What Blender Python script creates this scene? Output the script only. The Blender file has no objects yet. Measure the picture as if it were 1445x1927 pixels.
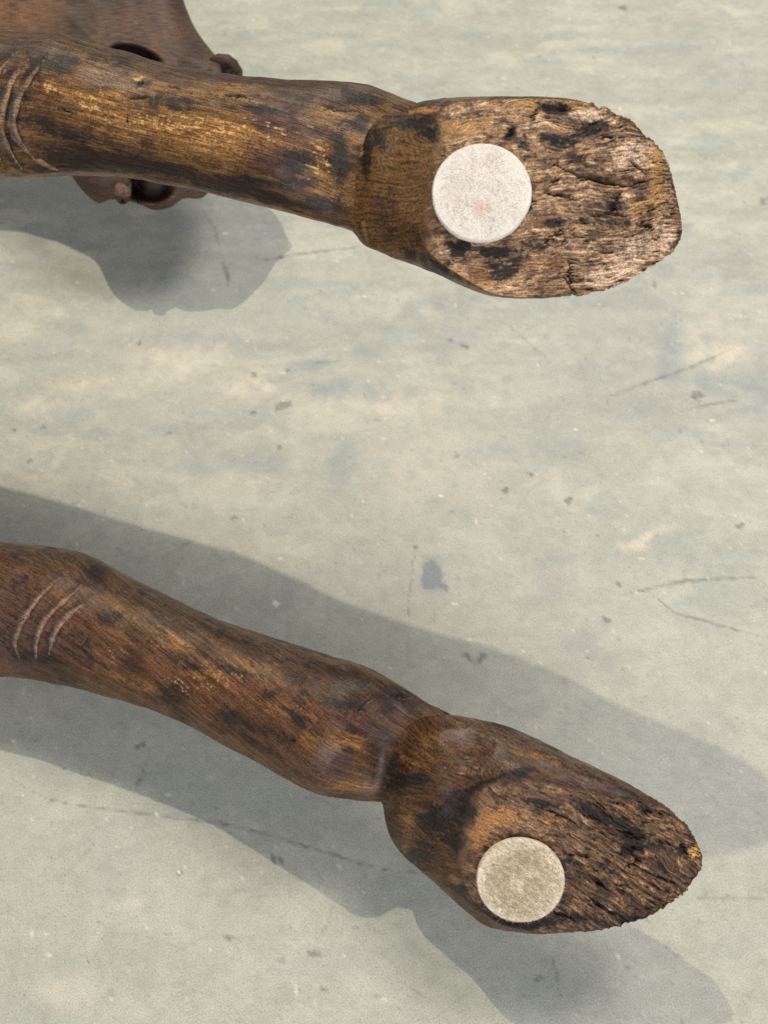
import bpy, math, random
import numpy as np
from mathutils import Vector

# ------------------------------------------------------------------ camera
scn = bpy.context.scene
PITCH = math.radians(60.0)          # looking down at the floor
CAM = np.array([0.0, 0.0, 0.518])
FPX = 2000.0                        # focal length in photograph pixels
PW, PH = 1445.0, 1927.0
cs, sn = math.cos(PITCH), math.sin(PITCH)

cd = bpy.data.cameras.new("camera")
cam = bpy.data.objects.new("camera", cd)
scn.collection.objects.link(cam)
cam.location = CAM
cam.rotation_euler = (math.radians(90) - PITCH, 0, 0)
cd.sensor_width = 36.0
cd.lens = FPX * 36.0 / PH
cd.clip_start = 0.01
cd.clip_end = 100
cd.dof.use_dof = True
cd.dof.focus_distance = 0.415
cd.dof.aperture_fstop = 17.0
scn.camera = cam

# ------------------------------------------------------------------ light
scn.view_settings.view_transform = 'Standard'
scn.view_settings.look = 'None'
scn.view_settings.exposure = 0.0
scn.view_settings.gamma = 1.0
scn.cycles.use_denoising = False

w = bpy.data.worlds.new("World")
scn.world = w
w.use_nodes = True
w.node_tree.nodes["Background"].inputs[0].default_value = (0.84, 0.92, 1.0, 1)
w.node_tree.nodes["Background"].inputs[1].default_value = 0.31


def aim(o, target):
    o.rotation_euler = (Vector(target) - o.location).to_track_quat('-Z', 'Y').to_euler()


def area(name, loc, target, size, power, col, sy=None):
    l = bpy.data.lights.new(name, 'AREA')
    l.energy = power
    l.color = col
    l.size = size
    if sy:
        l.shape = 'RECTANGLE'
        l.size_y = sy
    o = bpy.data.objects.new(name, l)
    scn.collection.objects.link(o)
    o.location = loc
    aim(o, target)
    return o


sl = bpy.data.lights.new("gallery_spotlight", 'SPOT')
sl.energy = 82
sl.color = (1.0, 0.90, 0.70)
sl.spot_size = math.radians(50)
sl.spot_blend = 0.5
sl.shadow_soft_size = 0.013
so = bpy.data.objects.new("gallery_spotlight", sl)
scn.collection.objects.link(so)
so.location = (-0.50, 1.268, 1.953)
aim(so, (0, 0.25, 0))
area("ceiling_lamp", (0.62, 0.90, 1.75), (0, 0.25, 0.05), 0.55, 21, (1.0, 0.93, 0.86))
area("front_fill", (0.45, -1.6, 0.95), (0.02, 0.25, 0.12), 1.2, 30, (0.97, 0.97, 1.0))  # added soft fill from the camera side, brightens the soles; source unseen


# ------------------------------------------------------------------ maths helpers
def rays(px, py):
    px = np.asarray(px, float)
    py = np.asarray(py, float)
    r = (px - PW / 2) / FPX
    u = -(py - PH / 2) / FPX
    return np.stack([r, cs + u * sn, -sn + u * cs], -1)


def at(px, py, d):
    """world point seen in a direction at a given distance"""
    return CAM + rays(px, py) * np.asarray(d, float)[..., None]


def floor_at(px, py):
    q = rays(px, py)
    return CAM + q * (CAM[2] / -q[..., 2])[..., None]


def unit(v):
    return v / (np.linalg.norm(v, axis=-1, keepdims=True) + 1e-12)


def sstep(a, b, x):
    t = np.clip((x - a) / (b - a), 0, 1)
    return t * t * (3 - 2 * t)


def _h(ix, iy, iz, seed):
    n = (ix.astype(np.uint32) * np.uint32(374761393) + iy.astype(np.uint32) * np.uint32(668265263)
         + iz.astype(np.uint32) * np.uint32(2147483647) + np.uint32(seed * 974711 + 12345))
    n = (n ^ (n >> np.uint32(13))) * np.uint32(1274126177)
    n = (n ^ (n >> np.uint32(16))) * np.uint32(2246822519)
    n = n ^ (n >> np.uint32(15))
    return n.astype(np.float32) / 4294967295.0


def vnoise(p, seed=0):
    """value noise, -1..1"""
    p = np.asarray(p, np.float32)
    i = np.floor(p).astype(np.int32)
    f = p - i
    f = f * f * f * (f * (f * 6 - 15) + 10)
    x, y, z = i[..., 0], i[..., 1], i[..., 2]
    fx, fy, fz = f[..., 0], f[..., 1], f[..., 2]
    o = np.int32(1)
    c000 = _h(x, y, z, seed); c100 = _h(x + o, y, z, seed)
    c010 = _h(x, y + o, z, seed); c110 = _h(x + o, y + o, z, seed)
    c001 = _h(x, y, z + o, seed); c101 = _h(x + o, y, z + o, seed)
    c011 = _h(x, y + o, z + o, seed); c111 = _h(x + o, y + o, z + o, seed)
    a = c000 + (c100 - c000) * fx
    b = c010 + (c110 - c010) * fx
    c = c001 + (c101 - c001) * fx
    d = c011 + (c111 - c011) * fx
    e = a + (b - a) * fy
    g = c + (d - c) * fy
    return (e + (g - e) * fz) * 2 - 1


def fbm(p, octv=4, seed=0, gain=0.5):
    s = 0
    a = 1.0
    t = 0
    p = np.asarray(p, np.float32)
    for k in range(octv):
        s = s + a * vnoise(p * (2.03 ** k) + 17.3 * k, seed + k)
        t += a
        a *= gain
    return s / t


def ridge(p, octv=4, seed=0, gain=0.55):
    s = 0
    a = 1.0
    t = 0
    p = np.asarray(p, np.float32)
    for k in range(octv):
        s = s + a * (1 - np.abs(vnoise(p * (2.07 ** k) + 9.1 * k, seed + k)) * 1.6)
        t += a
        a *= gain
    return s / t


def pts3(x, y, sx, sy, z=0.0):
    return np.stack([x * sx, y * sy, np.zeros_like(x) + z], -1)


def cat(keys, n):
    """smooth resample of key rows (Catmull-Rom, chord-length parameter on the first four columns)"""
    K = np.array(keys, float)
    mid = (K[:, 0:2] + K[:, 2:4]) / 2
    ed = np.maximum(np.linalg.norm(np.diff(K[:, 0:2], axis=0), axis=1),
                    np.linalg.norm(np.diff(K[:, 2:4], axis=0), axis=1))
    t = np.concatenate([[0], np.cumsum(np.maximum(ed, 2))])
    T = np.linspace(0, t[-1], n)
    i = np.clip(np.searchsorted(t, T, 'right') - 1, 0, len(t) - 2)
    h = (t[i + 1] - t[i])
    x = ((T - t[i]) / h)[:, None]
    m = np.zeros_like(K)
    d = np.diff(K, axis=0) / np.diff(t)[:, None]
    m[1:-1] = (d[1:] * np.diff(t)[:-1, None] + d[:-1] * np.diff(t)[1:, None]) / (t[2:] - t[:-2])[:, None]
    m[0] = d[0]; m[-1] = d[-1]
    h = h[:, None]
    return ((2 * x**3 - 3 * x**2 + 1) * K[i] + (x**3 - 2 * x**2 + x) * h * m[i]
            + (-2 * x**3 + 3 * x**2) * K[i + 1] + (x**3 - x**2) * h * m[i + 1])


def blob(x, y, cx, cy, rx, ry, ang=0.0):
    a = math.radians(ang)
    dx, dy = x - cx, y - cy
    u = (dx * math.cos(a) + dy * math.sin(a)) / rx
    v = (-dx * math.sin(a) + dy * math.cos(a)) / ry
    return np.exp(-1.1 * (u * u + v * v) ** 1.3)


def blobs(x, y, lst):
    s = np.zeros_like(x)
    for b in lst:
        s = s + b[0] * blob(x, y, *b[1:])
    return s


def seg_dist(x, y, path):
    d = np.full(x.shape, 1e9)
    tt = np.zeros(x.shape)
    n = len(path) - 1
    for k in range(n):
        (ax, ay), (bx, by) = path[k], path[k + 1]
        ex, ey = bx - ax, by - ay
        t = np.clip(((x - ax) * ex + (y - ay) * ey) / (ex * ex + ey * ey + 1e-9), 0, 1)
        q = np.hypot(x - ax - t * ex, y - ay - t * ey)
        m = q < d
        d = np.where(m, q, d)
        tt = np.where(m, (k + t) / n, tt)
    return d, tt


def smooth_path(p, n=24):
    p = np.array(p, float)
    K = np.hstack([p, p])
    q = cat(K, n)
    return [tuple(r) for r in q[:, :2]]


def stroke(x, y, path, wd, taper=0.25):
    """1 on the line, 0 off it; thins out at both ends"""
    pa = np.array(path, float)
    lo_, hi_ = pa.min(0) - wd * 1.5, pa.max(0) + wd * 1.5
    near = (x > lo_[0]) & (x < hi_[0]) & (y > lo_[1]) & (y < hi_[1])
    out = np.zeros(x.shape)
    if near.any():
        out[near] = _stroke(x[near], y[near], path, wd, taper)
    return out


def _stroke(x, y, path, wd, taper):
    d, t = seg_dist(x, y, path)
    ww = wd * np.clip(np.minimum(t, 1 - t) / taper, 0.15, 1)
    return np.clip(1 - d / ww, 0, 1)


def lerp(a, b, m):
    return a + (np.asarray(b) - a) * m[..., None]


# ------------------------------------------------------------------ mesh helpers
def mesh_from(name, verts, quads, mats, parent=None, cols=None, uvw=None, tris=None, smooth=True, matidx=None):
    me = bpy.data.meshes.new(name)
    v = np.ascontiguousarray(verts.reshape(-1, 3), np.float32)
    q = np.asarray(quads, np.int32).reshape(-1, 4) if quads is not None else np.zeros((0, 4), np.int32)
    c_ = v - v.mean(0)                       # faces look outwards
    if name != "floor" and len(q) and np.sum(c_[q[:, 0]].astype(float) * np.cross(c_[q[:, 1]] - c_[q[:, 0]], c_[q[:, 2]] - c_[q[:, 0]])) < 0:
        q = q[:, ::-1]
    t = np.asarray(tris, np.int32).reshape(-1, 3) if tris is not None else np.zeros((0, 3), np.int32)
    me.vertices.add(len(v))
    me.vertices.foreach_set("co", v.ravel())
    nl = q.size + t.size
    me.loops.add(nl)
    me.loops.foreach_set("vertex_index", np.concatenate([q.ravel(), t.ravel()]))
    me.polygons.add(len(q) + len(t))
    ls = np.concatenate([np.arange(len(q)) * 4, q.size + np.arange(len(t)) * 3]).astype(np.int32)
    me.polygons.foreach_set("loop_start", ls)
    me.update(calc_edges=True)
    me.validate()
    if smooth:
        me.polygons.foreach_set("use_smooth", np.ones(len(me.polygons), bool))
    if cols is not None:
        for cname, c in cols.items():
            a = me.attributes.new(cname, 'FLOAT_COLOR', 'POINT')
            cc = np.ones((len(v), 4), np.float32)
            cc[:, :3] = c.reshape(-1, 3)
            a.data.foreach_set("color", cc.ravel())
    if uvw is not None:
        a = me.attributes.new("grain_co", 'FLOAT_VECTOR', 'POINT')
        a.data.foreach_set("vector", np.ascontiguousarray(uvw.reshape(-1, 3), np.float32).ravel())
    for m in (mats if isinstance(mats, (list, tuple)) else [mats]):
        me.materials.append(m)
    if matidx is not None:
        me.polygons.foreach_set("material_index", np.asarray(matidx, np.int32))
    o = bpy.data.objects.new(name, me)
    scn.collection.objects.link(o)
    if parent:
        o.parent = parent
    return o


def grid_quads(ns, nv, wrap=True):
    i = np.arange(ns - 1)[:, None]
    j = np.arange(nv if wrap else nv - 1)[None, :]
    k = (j + 1) % nv
    return np.stack([i * nv + j, (i + 1) * nv + j, (i + 1) * nv + k, i * nv + k], -1).reshape(-1, 4)


def grid_normals(P, wrap=True):
    ds = np.gradient(P, axis=0)
    if wrap:
        dv = (np.roll(P, -1, 1) - np.roll(P, 1, 1))
    else:
        dv = np.gradient(P, axis=1)
    n = unit(np.cross(ds, dv))
    c = P.mean(axis=(0, 1))
    if np.mean(np.sum(n * (P - P.mean(axis=1, keepdims=True)), -1)) < 0:
        n = -n
    return n


# ------------------------------------------------------------------ materials
def new_mat(name):
    m = bpy.data.materials.new(name)
    m.use_nodes = True
    nt = m.node_tree
    b = nt.nodes["Principled BSDF"]
    return m, nt, b


def N(nt, kind, **kw):
    n = nt.nodes.new(kind)
    for k, v in kw.items():
        if k.startswith("i_"):
            n.inputs[int(k[2:])].default_value = v
        else:
            setattr(n, k, v)
    return n


def L(nt, a, b):
    nt.links.new(a, b)


def wood_material(name, rough_lo=0.36, rough_hi=0.72, bump=0.32, spec=0.32):
    m, nt, b = new_mat(name)
    at_ = N(nt, "ShaderNodeAttribute", attribute_name="albedo")
    ma = N(nt, "ShaderNodeAttribute", attribute_name="mask")      # r: raw rough wood, g: dark crust, b: painted glints on worn wood
    gc = N(nt, "ShaderNodeAttribute", attribute_name="grain_co")
    sep = N(nt, "ShaderNodeSeparateColor")
    L(nt, ma.outputs["Color"], sep.inputs[0])
    mp = N(nt, "ShaderNodeMapping")
    mp.inputs["Scale"].default_value = (160, 1500, 1500)
    L(nt, gc.outputs["Vector"], mp.inputs["Vector"])
    fib = N(nt, "ShaderNodeTexNoise")
    fib.inputs["Scale"].default_value = 1.0
    fib.inputs["Detail"].default_value = 3
    L(nt, mp.outputs[0], fib.inputs["Vector"])
    sp = N(nt, "ShaderNodeTexNoise")
    sp.inputs["Scale"].default_value = 1500.0
    sp.inputs["Detail"].default_value = 4
    L(nt, gc.outputs["Vector"], sp.inputs["Vector"])
    mx = N(nt, "ShaderNodeMath", operation='ADD')
    L(nt, fib.outputs["Fac"], mx.inputs[0]); L(nt, sp.outputs["Fac"], mx.inputs[1])
    mr = N(nt, "ShaderNodeMapRange")
    mr.inputs["From Min"].default_value = 0.80
    mr.inputs["From Max"].default_value = 1.20
    mr.inputs["To Min"].default_value = 0.40
    mr.inputs["To Max"].default_value = 1.60
    L(nt, mx.outputs[0], mr.inputs["Value"])
    mul = N(nt, "ShaderNodeVectorMath", operation='SCALE')
    L(nt, at_.outputs["Color"], mul.inputs[0]); L(nt, mr.outputs[0], mul.inputs["Scale"])
    L(nt, mul.outputs[0], b.inputs["Base Color"])
    # roughness: polished patina, duller where raw or crusted
    rr = N(nt, "ShaderNodeMapRange")
    rr.inputs["To Min"].default_value = rough_lo
    rr.inputs["To Max"].default_value = rough_hi
    L(nt, sep.outputs["Red"], rr.inputs["Value"])
    ra = N(nt, "ShaderNodeMath", operation='MULTIPLY_ADD', i_1=0.22, i_2=-0.11)
    L(nt, sp.outputs["Fac"], ra.inputs[0])
    rs = N(nt, "ShaderNodeMath", operation='ADD')
    L(nt, rr.outputs[0], rs.inputs[0]); L(nt, ra.outputs[0], rs.inputs[1])
    L(nt, rs.outputs[0], b.inputs["Roughness"])
    b.inputs["Specular IOR Level"].default_value = spec
    bp = N(nt, "ShaderNodeBump")
    bp.inputs["Strength"].default_value = bump
    bp.inputs["Distance"].default_value = 0.0005
    L(nt, mx.outputs[0], bp.inputs["Height"])
    L(nt, bp.outputs[0], b.inputs["Normal"])
    return m


WOOD = wood_material("oiled_dark_wood")


def felt_material(name, c1, c2, nap=None):
    m, nt, b = new_mat(name)
    tc = N(nt, "ShaderNodeTexCoord")
    n1 = N(nt, "ShaderNodeTexNoise")
    n1.inputs["Scale"].default_value = 420
    n1.inputs["Detail"].default_value = 5
    n1.inputs["Roughness"].default_value = 0.7
    if nap:                                   # brushed nap: noise drawn out along one direction
        mp = N(nt, "ShaderNodeMapping", vector_type='TEXTURE')
        mp.inputs["Rotation"].default_value = (0, 0, -math.radians(nap[0]))
        mp.inputs["Scale"].default_value = (1 / nap[3], 1 / nap[2], 1 / nap[1])
        L(nt, tc.outputs["Object"], mp.inputs["Vector"])
        L(nt, mp.outputs[0], n1.inputs["Vector"])
        n1.inputs["Scale"].default_value = 1.0
    else:
        L(nt, tc.outputs["Object"], n1.inputs["Vector"])
    n2 = N(nt, "ShaderNodeTexNoise")
    n2.inputs["Scale"].default_value = 2600
    n2.inputs["Detail"].default_value = 3
    L(nt, tc.outputs["Object"], n2.inputs["Vector"])
    cr = N(nt, "ShaderNodeMix", data_type='RGBA')
    mr = N(nt, "ShaderNodeMapRange")
    mr.inputs["From Min"].default_value = 0.35
    mr.inputs["From Max"].default_value = 0.65
    L(nt, n1.outputs["Fac"], mr.inputs["Value"])
    cr.inputs["A"].default_value = (*c1, 1)
    cr.inputs["B"].default_value = (*c2, 1)
    L(nt, mr.outputs[0], cr.inputs["Factor"])
    at_ = N(nt, "ShaderNodeAttribute", attribute_name="albedo")
    mm = N(nt, "ShaderNodeMix", data_type='RGBA', blend_type='MULTIPLY')
    mm.inputs["Factor"].default_value = 1
    L(nt, cr.outputs["Result"], mm.inputs["A"]); L(nt, at_.outputs["Color"], mm.inputs["B"])
    L(nt, mm.outputs["Result"], b.inputs["Base Color"])
    b.inputs["Roughness"].default_value = 0.95
    b.inputs["Specular IOR Level"].default_value = 0.1
    b.inputs["Sheen Weight"].default_value = 0.15
    bp = N(nt, "ShaderNodeBump")
    bp.inputs["Strength"].default_value = 0.7
    bp.inputs["Distance"].default_value = 0.0004
    L(nt, n2.outputs["Fac"], bp.inputs["Height"])
    L(nt, bp.outputs[0], b.inputs["Normal"])
    return m


HEADWOOD = wood_material("smooth_dark_wood", 0.48, 0.62, 0.06, 0.3)
FELT_WHITE = felt_material("white_felt", (0.76, 0.695, 0.62), (0.83, 0.765, 0.69))
FELT_GREY = felt_material("beige_grey_felt", (0.56, 0.465, 0.34), (0.92, 0.82, 0.665), (35, 500, 900, 300))

# ------------------------------------------------------------------ floor
def build_floor():
    # a single sheet, finely divided where the marks on it can be seen
    xs = np.concatenate([[-6, -4, -3, -2, -1.5], np.linspace(-1.2, -0.343, 36), np.linspace(-0.335, 0.335, 540), np.linspace(0.343, 1.2, 36), [1.5, 2, 3, 4, 6]])
    ys = np.concatenate([[-6, -4, -3, -2, -1.3], np.linspace(-0.9, -0.06, 36), np.linspace(-0.05, 0.78, 640), np.linspace(0.79, 1.7, 36), [2, 3, 4, 6]])
    X, Y = np.meshgrid(xs, ys)
    P = np.stack([X, Y, np.zeros_like(X)], -1)
    # direction of each floor point as seen from above, for laying out the marks
    q = P - CAM
    dz = q[..., 1] * cs - q[..., 2] * sn
    uu = q[..., 1] * sn + q[..., 2] * cs
    ok = dz > 0.05
    dz = np.where(ok, dz, 1)
    px = np.where(ok, PW / 2 + FPX * q[..., 0] / dz, -9999)
    py = np.where(ok, PH / 2 - FPX * uu / dz, -9999)
    co = P * 1.0
    wob = fbm(co * 60, 3, 5)
    px = px + wob * 10 + vnoise(co * 500, 8) * 3
    py = py + fbm(co * 60, 3, 6) * 10 + vnoise(co * 500, 9) * 3

    base = np.array([0.436, 0.434, 0.366])
    col = np.ones(P.shape) * base
    # broad trowelled clouds: cream, grey-green, bluish
    wq = np.stack([fbm(co * 30, 3, 17), fbm(co * 30, 3, 18), wob * 0], -1) * 0.012
    n1 = fbm((co + wq) * np.array([20, 44, 1]), 6, 21, .6)
    n2 = fbm((co + wq) * np.array([30, 60, 1]), 6, 33, .6)
    n3 = fbm(co * np.array([9, 16, 1]), 4, 45)
    even = 0.45 + 0.55 * sstep(1350, 850, py)
    col = lerp(col, (0.512, 0.500, 0.415), sstep(0.04, 0.30, n1) * 0.7 * even)
    col = lerp(col, (0.355, 0.378, 0.345), sstep(0.06, 0.32, n2) * 0.5 * even)
    col = lerp(col, (0.365, 0.380, 0.365), sstep(0.1, 0.45, n3) * 0.3 * even)
    # finer dirt mottling, trowel streaks
    n4 = fbm(co * np.array([120, 160, 1]), 4, 51)
    col = col * (1 + 0.10 * n4 + 0.13 * fbm(co * np.array([300, 420, 1]), 4, 53, 0.7))[..., None]
    st = fbm(co * np.array([26, 120, 1]) + np.array([0, 4, 0]), 3, 61)
    up = sstep(1000, 600, py)
    col = col * (1 + (0.08 * st * (0.35 + up))[..., None])
    # pale and bluish patches
    pale = blobs(px, py, [(.8, 470, 725, 60, 30), (.7, 330, 680, 110, 35, -8), (.8, 75, 765, 45, 20), (.5, 150, 720, 60, 16),
                          (.55, 700, 760, 130, 40), (.5, 1360, 650, 75, 50), (.35, 820, 880, 150, 90),
                          (.4, 130, 1870, 60, 40), (.6, 1195, 1028, 35, 9), (.95, 1225, 1010, 30, 8, -30), (.5, 1270, 990, 15, 6, -30),
                          (.4, 240, 1705, 30, 14), (.4, 1330, 660, 50, 50), (.35, 950, 110, 60, 10, 18), (.3, 650, 310, 200, 30)])
    pale = np.clip(pale * (0.8 + 1.3 * fbm(co * 130, 4, 57, .65)), 0, 0.9)
    col = lerp(col, (0.66, 0.595, 0.475), pale)
    blue = blobs(px, py, [(.75, 590, 690, 60, 18, -8), (.7, 640, 735, 90, 22), (.6, 645, 875, 32, 50), (.5, 700, 655, 40, 18),
                          (.8, 812, 1085, 24, 32, 25), (.45, 850, 640, 70, 30), (.6, 1260, 650, 30, 60), (.5, 1330, 720, 110, 20, 10),
                          (.5, 1180, 770, 70, 18), (.45, 930, 850, 50, 20), (.5, 1110, 1230, 60, 45), (.4, 1380, 930, 50, 30),
                          (.35, 420, 640, 170, 25), (.4, 480, 865, 60, 22), (.3, 1150, 560, 140, 50), (.35, 1050, 850, 60, 25), (.4, 1420, 740, 40, 60)])
    blue = np.clip(blue * (0.85 + 1.2 * fbm(co * 130, 4, 58, .65)), 0, 0.8)
    col = lerp(col, (0.300, 0.325, 0.330), blue)
    mauve = blobs(px, py, [(.5, 1040, 1110, 30, 40, 20), (.45, 1090, 1210, 40, 25), (.3, 930, 480, 80, 30)])
    col = lerp(col, (0.38, 0.34, 0.34), np.clip(mauve, 0, 1))
    # a sharper edged dark drop
    d = blob(px, py, 808, 1082, 22, 28, 20) + 0.8 * blob(px, py, 835, 1108, 14, 6, 45)
    col = lerp(col, (0.215, 0.235, 0.25), sstep(0.3, 0.5, d) * 0.75)
    # scratches and scuffs
    dark = np.zeros(px.shape)
    for p, wd, s in [
        ([(382, 395), (405, 440), (415, 470)], 7, .35), ([(416, 485), (425, 510), (431, 535)], 8, .62),
        ([(478, 492), (560, 480), (700, 462)], 4, .55), ([(940, 600), (1000, 650), (1040, 690)], 3, .4),
        ([(1135, 748), (1250, 708), (1300, 690), (1400, 645)], 4.5, .6), ([(1270, 775), (1340, 760), (1395, 752)], 4, .5),
        ([(1180, 1118), (1260, 1098), (1340, 1090), (1445, 1085)], 6, .75), ([(1215, 1110), (1270, 1152), (1330, 1170), (1445, 1200)], 4, .6),
        ([(0, 1440), (40, 1475), (90, 1502), (200, 1522), (300, 1535), (440, 1555), (600, 1600), (720, 1635), (860, 1650)], 4.5, .6),
        ([(770, 1170), (770, 1120), (780, 1040)], 4, .45), ([(765, 1260), (770, 1180)], 4, .3),
        ([(250, 1485), (270, 1455), (276, 1432)], 5, .6), ([(100, 1668), (150, 1620), (190, 1575)], 4, .35), ([(150, 1618), (185, 1580)], 3, .35),
        ([(605, 1765), (625, 1720), (638, 1690)], 4, .4), ([(1036, 1790), (1048, 1840), (1058, 1890)], 3.5, .5),
        ([(750, 1845), (790, 1870), (815, 1890)], 3, .45), ([(300, 1050), (340, 1030), (375, 1008)], 4, .35),
        ([(1310, 1690), (1380, 1692), (1445, 1690)], 5, .35), ([(1300, 1538), (1445, 1545)], 3, .3),
        ([(575, 1692), (600, 1685)], 2.5, .3), ([(440, 1905), (520, 1870), (560, 1810)], 3, .25),
        ([(590, 682), (648, 680)], 3.5, .45), ([(255, 990), (262, 945), (290, 900)], 3, .3), ([(85, 940), (130, 900)], 3, .3),
        ([(1150, 745), (1180, 735)], 5, .25), ([(320, 1850), (350, 1850)], 2.5, .4), ([(330, 1550), (430, 1562)], 3, .2),
        ([(1360, 1680), (1378, 1690)], 3, .5), ([(720, 1300), (900, 1420)], 2, .2), ([(880, 1400), (1020, 1360)], 2, .15),
        ([(1000, 980), (1100, 960)], 2, .2), ([(820, 560), (960, 590)], 2.5, .18), ([(100, 620), (190, 560)], 3, .2),
    ]:
        k = stroke(px - wob * 8, py - fbm(co * 60, 3, 6) * 8 - vnoise(co * 500, 9) * 2, smooth_path(p), wd)
        br = 0.42 + 0.58 * sstep(-0.4, 0.4, fbm(co * 260, 3, 71, .65))
        dark = np.maximum(dark, np.clip(k * 1.3, 0, 1) ** 1.4 * s * br * 0.9)
    spots = [(1172, 20, 9, 6), (1314, 746, 7, 9), (1322, 745, 3, 8), (850, 645, 6, 6), (872, 657, 9, 5, 20), (998, 893, 5, 7), (952, 918, 8, 7),
             (1065, 940, 11, 5, 15), (1140, 1168, 9, 6, 25), (862, 855, 8, 5), (268, 650, 4, 5), (478, 703, 6, 5, 30), (480, 775, 8, 5),
             (532, 762, 16, 10), (448, 972, 7, 4), (1390, 987, 9, 4, 10), (845, 962, 5, 4), (1125, 1012, 4, 4), (880, 1235, 18, 8, 40), (905, 1240, 9, 14, 40),
             (590, 1790, 16, 10), (605, 1865, 8, 6), (343, 1642, 10, 8), (435, 1762, 16, 5), (510, 1615, 6, 14, -20), (524, 1618, 4, 12, -20), (262, 1400, 14, 8),
             (403, 1525, 4, 3), (1435, 378, 8, 10), (1115, 108, 5, 4), (1230, 540, 4, 10), (75, 800, 8, 5), (525, 843, 6, 8), (30, 808, 9, 4), (318, 815, 9, 5),
             (1065, 1000, 4, 3), (1110, 1240, 5, 5), (1425, 880, 4, 3), (900, 1610, 6, 5), (1013, 1840, 10, 6), (880, 215, 4, 4), (830, 245, 8, 5), (1080, 195, 6, 4),
             (170, 1810, 4, 4), (540, 700, 4, 3), (60, 870, 6, 4), (780, 1030, 8, 6), (1165, 1105, 5, 12, -30)]
    sd = np.zeros(px.shape)
    for s in spots:
        sd = np.maximum(sd, blob(px, py, *s))
    sd = sstep(0.25, 0.7, sd * (0.85 + 0.5 * fbm(co * 700, 2, 77)))
    dark = np.maximum(dark, sd * 0.55)
    rnd = random.Random(4)
    for _ in range(170):                       # hair scratches and scuffs of every length
        ax_, ay_ = rnd.uniform(-50, 1500), rnd.uniform(-20, 1950)
        an, ln = rnd.gauss(-0.35, 0.7), rnd.uniform(20, 150) * (0.5 + rnd.random())
        cv = rnd.gauss(0, 0.18) * ln
        p = [(ax_, ay_), (ax_ + ln * .5 * math.cos(an) - cv * math.sin(an), ay_ + .6 * (ln * .5 * math.sin(an) + cv * math.cos(an))), (ax_ + ln * math.cos(an), ay_ + .6 * ln * math.sin(an))]
        k = stroke(px - wob * 9, py, smooth_path(p, 8), rnd.uniform(1.6, 3.0))
        dark = np.maximum(dark, np.clip(k * 1.4, 0, 1) * rnd.uniform(0.05, 0.22) * sstep(-0.4, 0.3, n4))
    # scattered pinholes and grit
    pin = vnoise(co * 420, 81)
    dark = np.maximum(dark, sstep(0.88, 0.98, pin) * 0.3)
    col = lerp(col, (0.085, 0.088, 0.085), np.clip(dark, 0, 0.9))
    lightp = sstep(0.93, 0.985, vnoise(co * 330, 91)) * 0.6
    for s in [(825, 937, 5, 4), (1080, 806, 3, 3), (1342, 790, 4, 3), (25, 1395, 4, 3), (297, 1538, 4, 3), (188, 1500, 4, 4), (342, 1640, 6, 5), (520, 1135, 9, 4, 10), (1210, 1695, 4, 3)]:
        lightp = np.maximum(lightp, sstep(.3, .7, blob(px, py, *s)) * .9)
    col = lerp(col, (0.80, 0.76, 0.66), lightp)
    P[..., 2] = 0
    m, nt, b = new_mat("worn_concrete")
    a = N(nt, "ShaderNodeAttribute", attribute_name="albedo")
    tc = N(nt, "ShaderNodeTexCoord")
    n = N(nt, "ShaderNodeTexNoise")
    n.inputs["Scale"].default_value = 1300
    n.inputs["Lacunarity"].default_value = 2.3
    n.inputs["Detail"].default_value = 6
    n.inputs["Roughness"].default_value = 0.65
    L(nt, tc.outputs["Object"], n.inputs["Vector"])
    mr = N(nt, "ShaderNodeMapRange")
    mr.inputs["From Min"].default_value = 0.3
    mr.inputs["From Max"].default_value = 0.7
    mr.inputs["To Min"].default_value = 0.76
    mr.inputs["To Max"].default_value = 1.24
    L(nt, n.outputs["Fac"], mr.inputs["Value"])
    sc = N(nt, "ShaderNodeVectorMath", operation='SCALE')
    L(nt, a.outputs["Color"], sc.inputs[0]); L(nt, mr.outputs[0], sc.inputs["Scale"])
    gr = N(nt, "ShaderNodeTexNoise")                     # sharp little pores and grains
    gr.inputs["Scale"].default_value = 1250
    gr.inputs["Detail"].default_value = 2
    gr.inputs["Roughness"].default_value = 0.6
    L(nt, tc.outputs["Object"], gr.inputs["Vector"])
    g1 = N(nt, "ShaderNodeMapRange")
    g1.inputs["From Min"].default_value = 0.60; g1.inputs["From Max"].default_value = 0.70
    g1.inputs["To Min"].default_value = 1.0; g1.inputs["To Max"].default_value = 0.62
    L(nt, gr.outputs["Fac"], g1.inputs["Value"])
    g2 = N(nt, "ShaderNodeMapRange")
    g2.inputs["From Min"].default_value = 0.27; g2.inputs["From Max"].default_value = 0.36
    g2.inputs["To Min"].default_value = 1.3; g2.inputs["To Max"].default_value = 1.0
    L(nt, gr.outputs["Fac"], g2.inputs["Value"])
    gm = N(nt, "ShaderNodeMath", operation='MULTIPLY')
    L(nt, g1.outputs[0], gm.inputs[0]); L(nt, g2.outputs[0], gm.inputs[1])
    sc2 = N(nt, "ShaderNodeVectorMath", operation='SCALE')
    L(nt, sc.outputs[0], sc2.inputs[0]); L(nt, gm.outputs[0], sc2.inputs["Scale"])
    L(nt, sc2.outputs[0], b.inputs["Base Color"])
    b.inputs["Roughness"].default_value = 0.55
    b.inputs["Specular IOR Level"].default_value = 0.3
    bp = N(nt, "ShaderNodeBump")
    bp.inputs["Strength"].default_value = 0.25
    bp.inputs["Distance"].default_value = 0.0006
    L(nt, n.outputs["Fac"], bp.inputs["Height"])
    L(nt, bp.outputs[0], b.inputs["Normal"])
    o = mesh_from("floor", P, grid_quads(len(ys), len(xs), False)[:, ::-1], m, cols={"albedo": col})
    o["kind"] = "structure"
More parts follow.
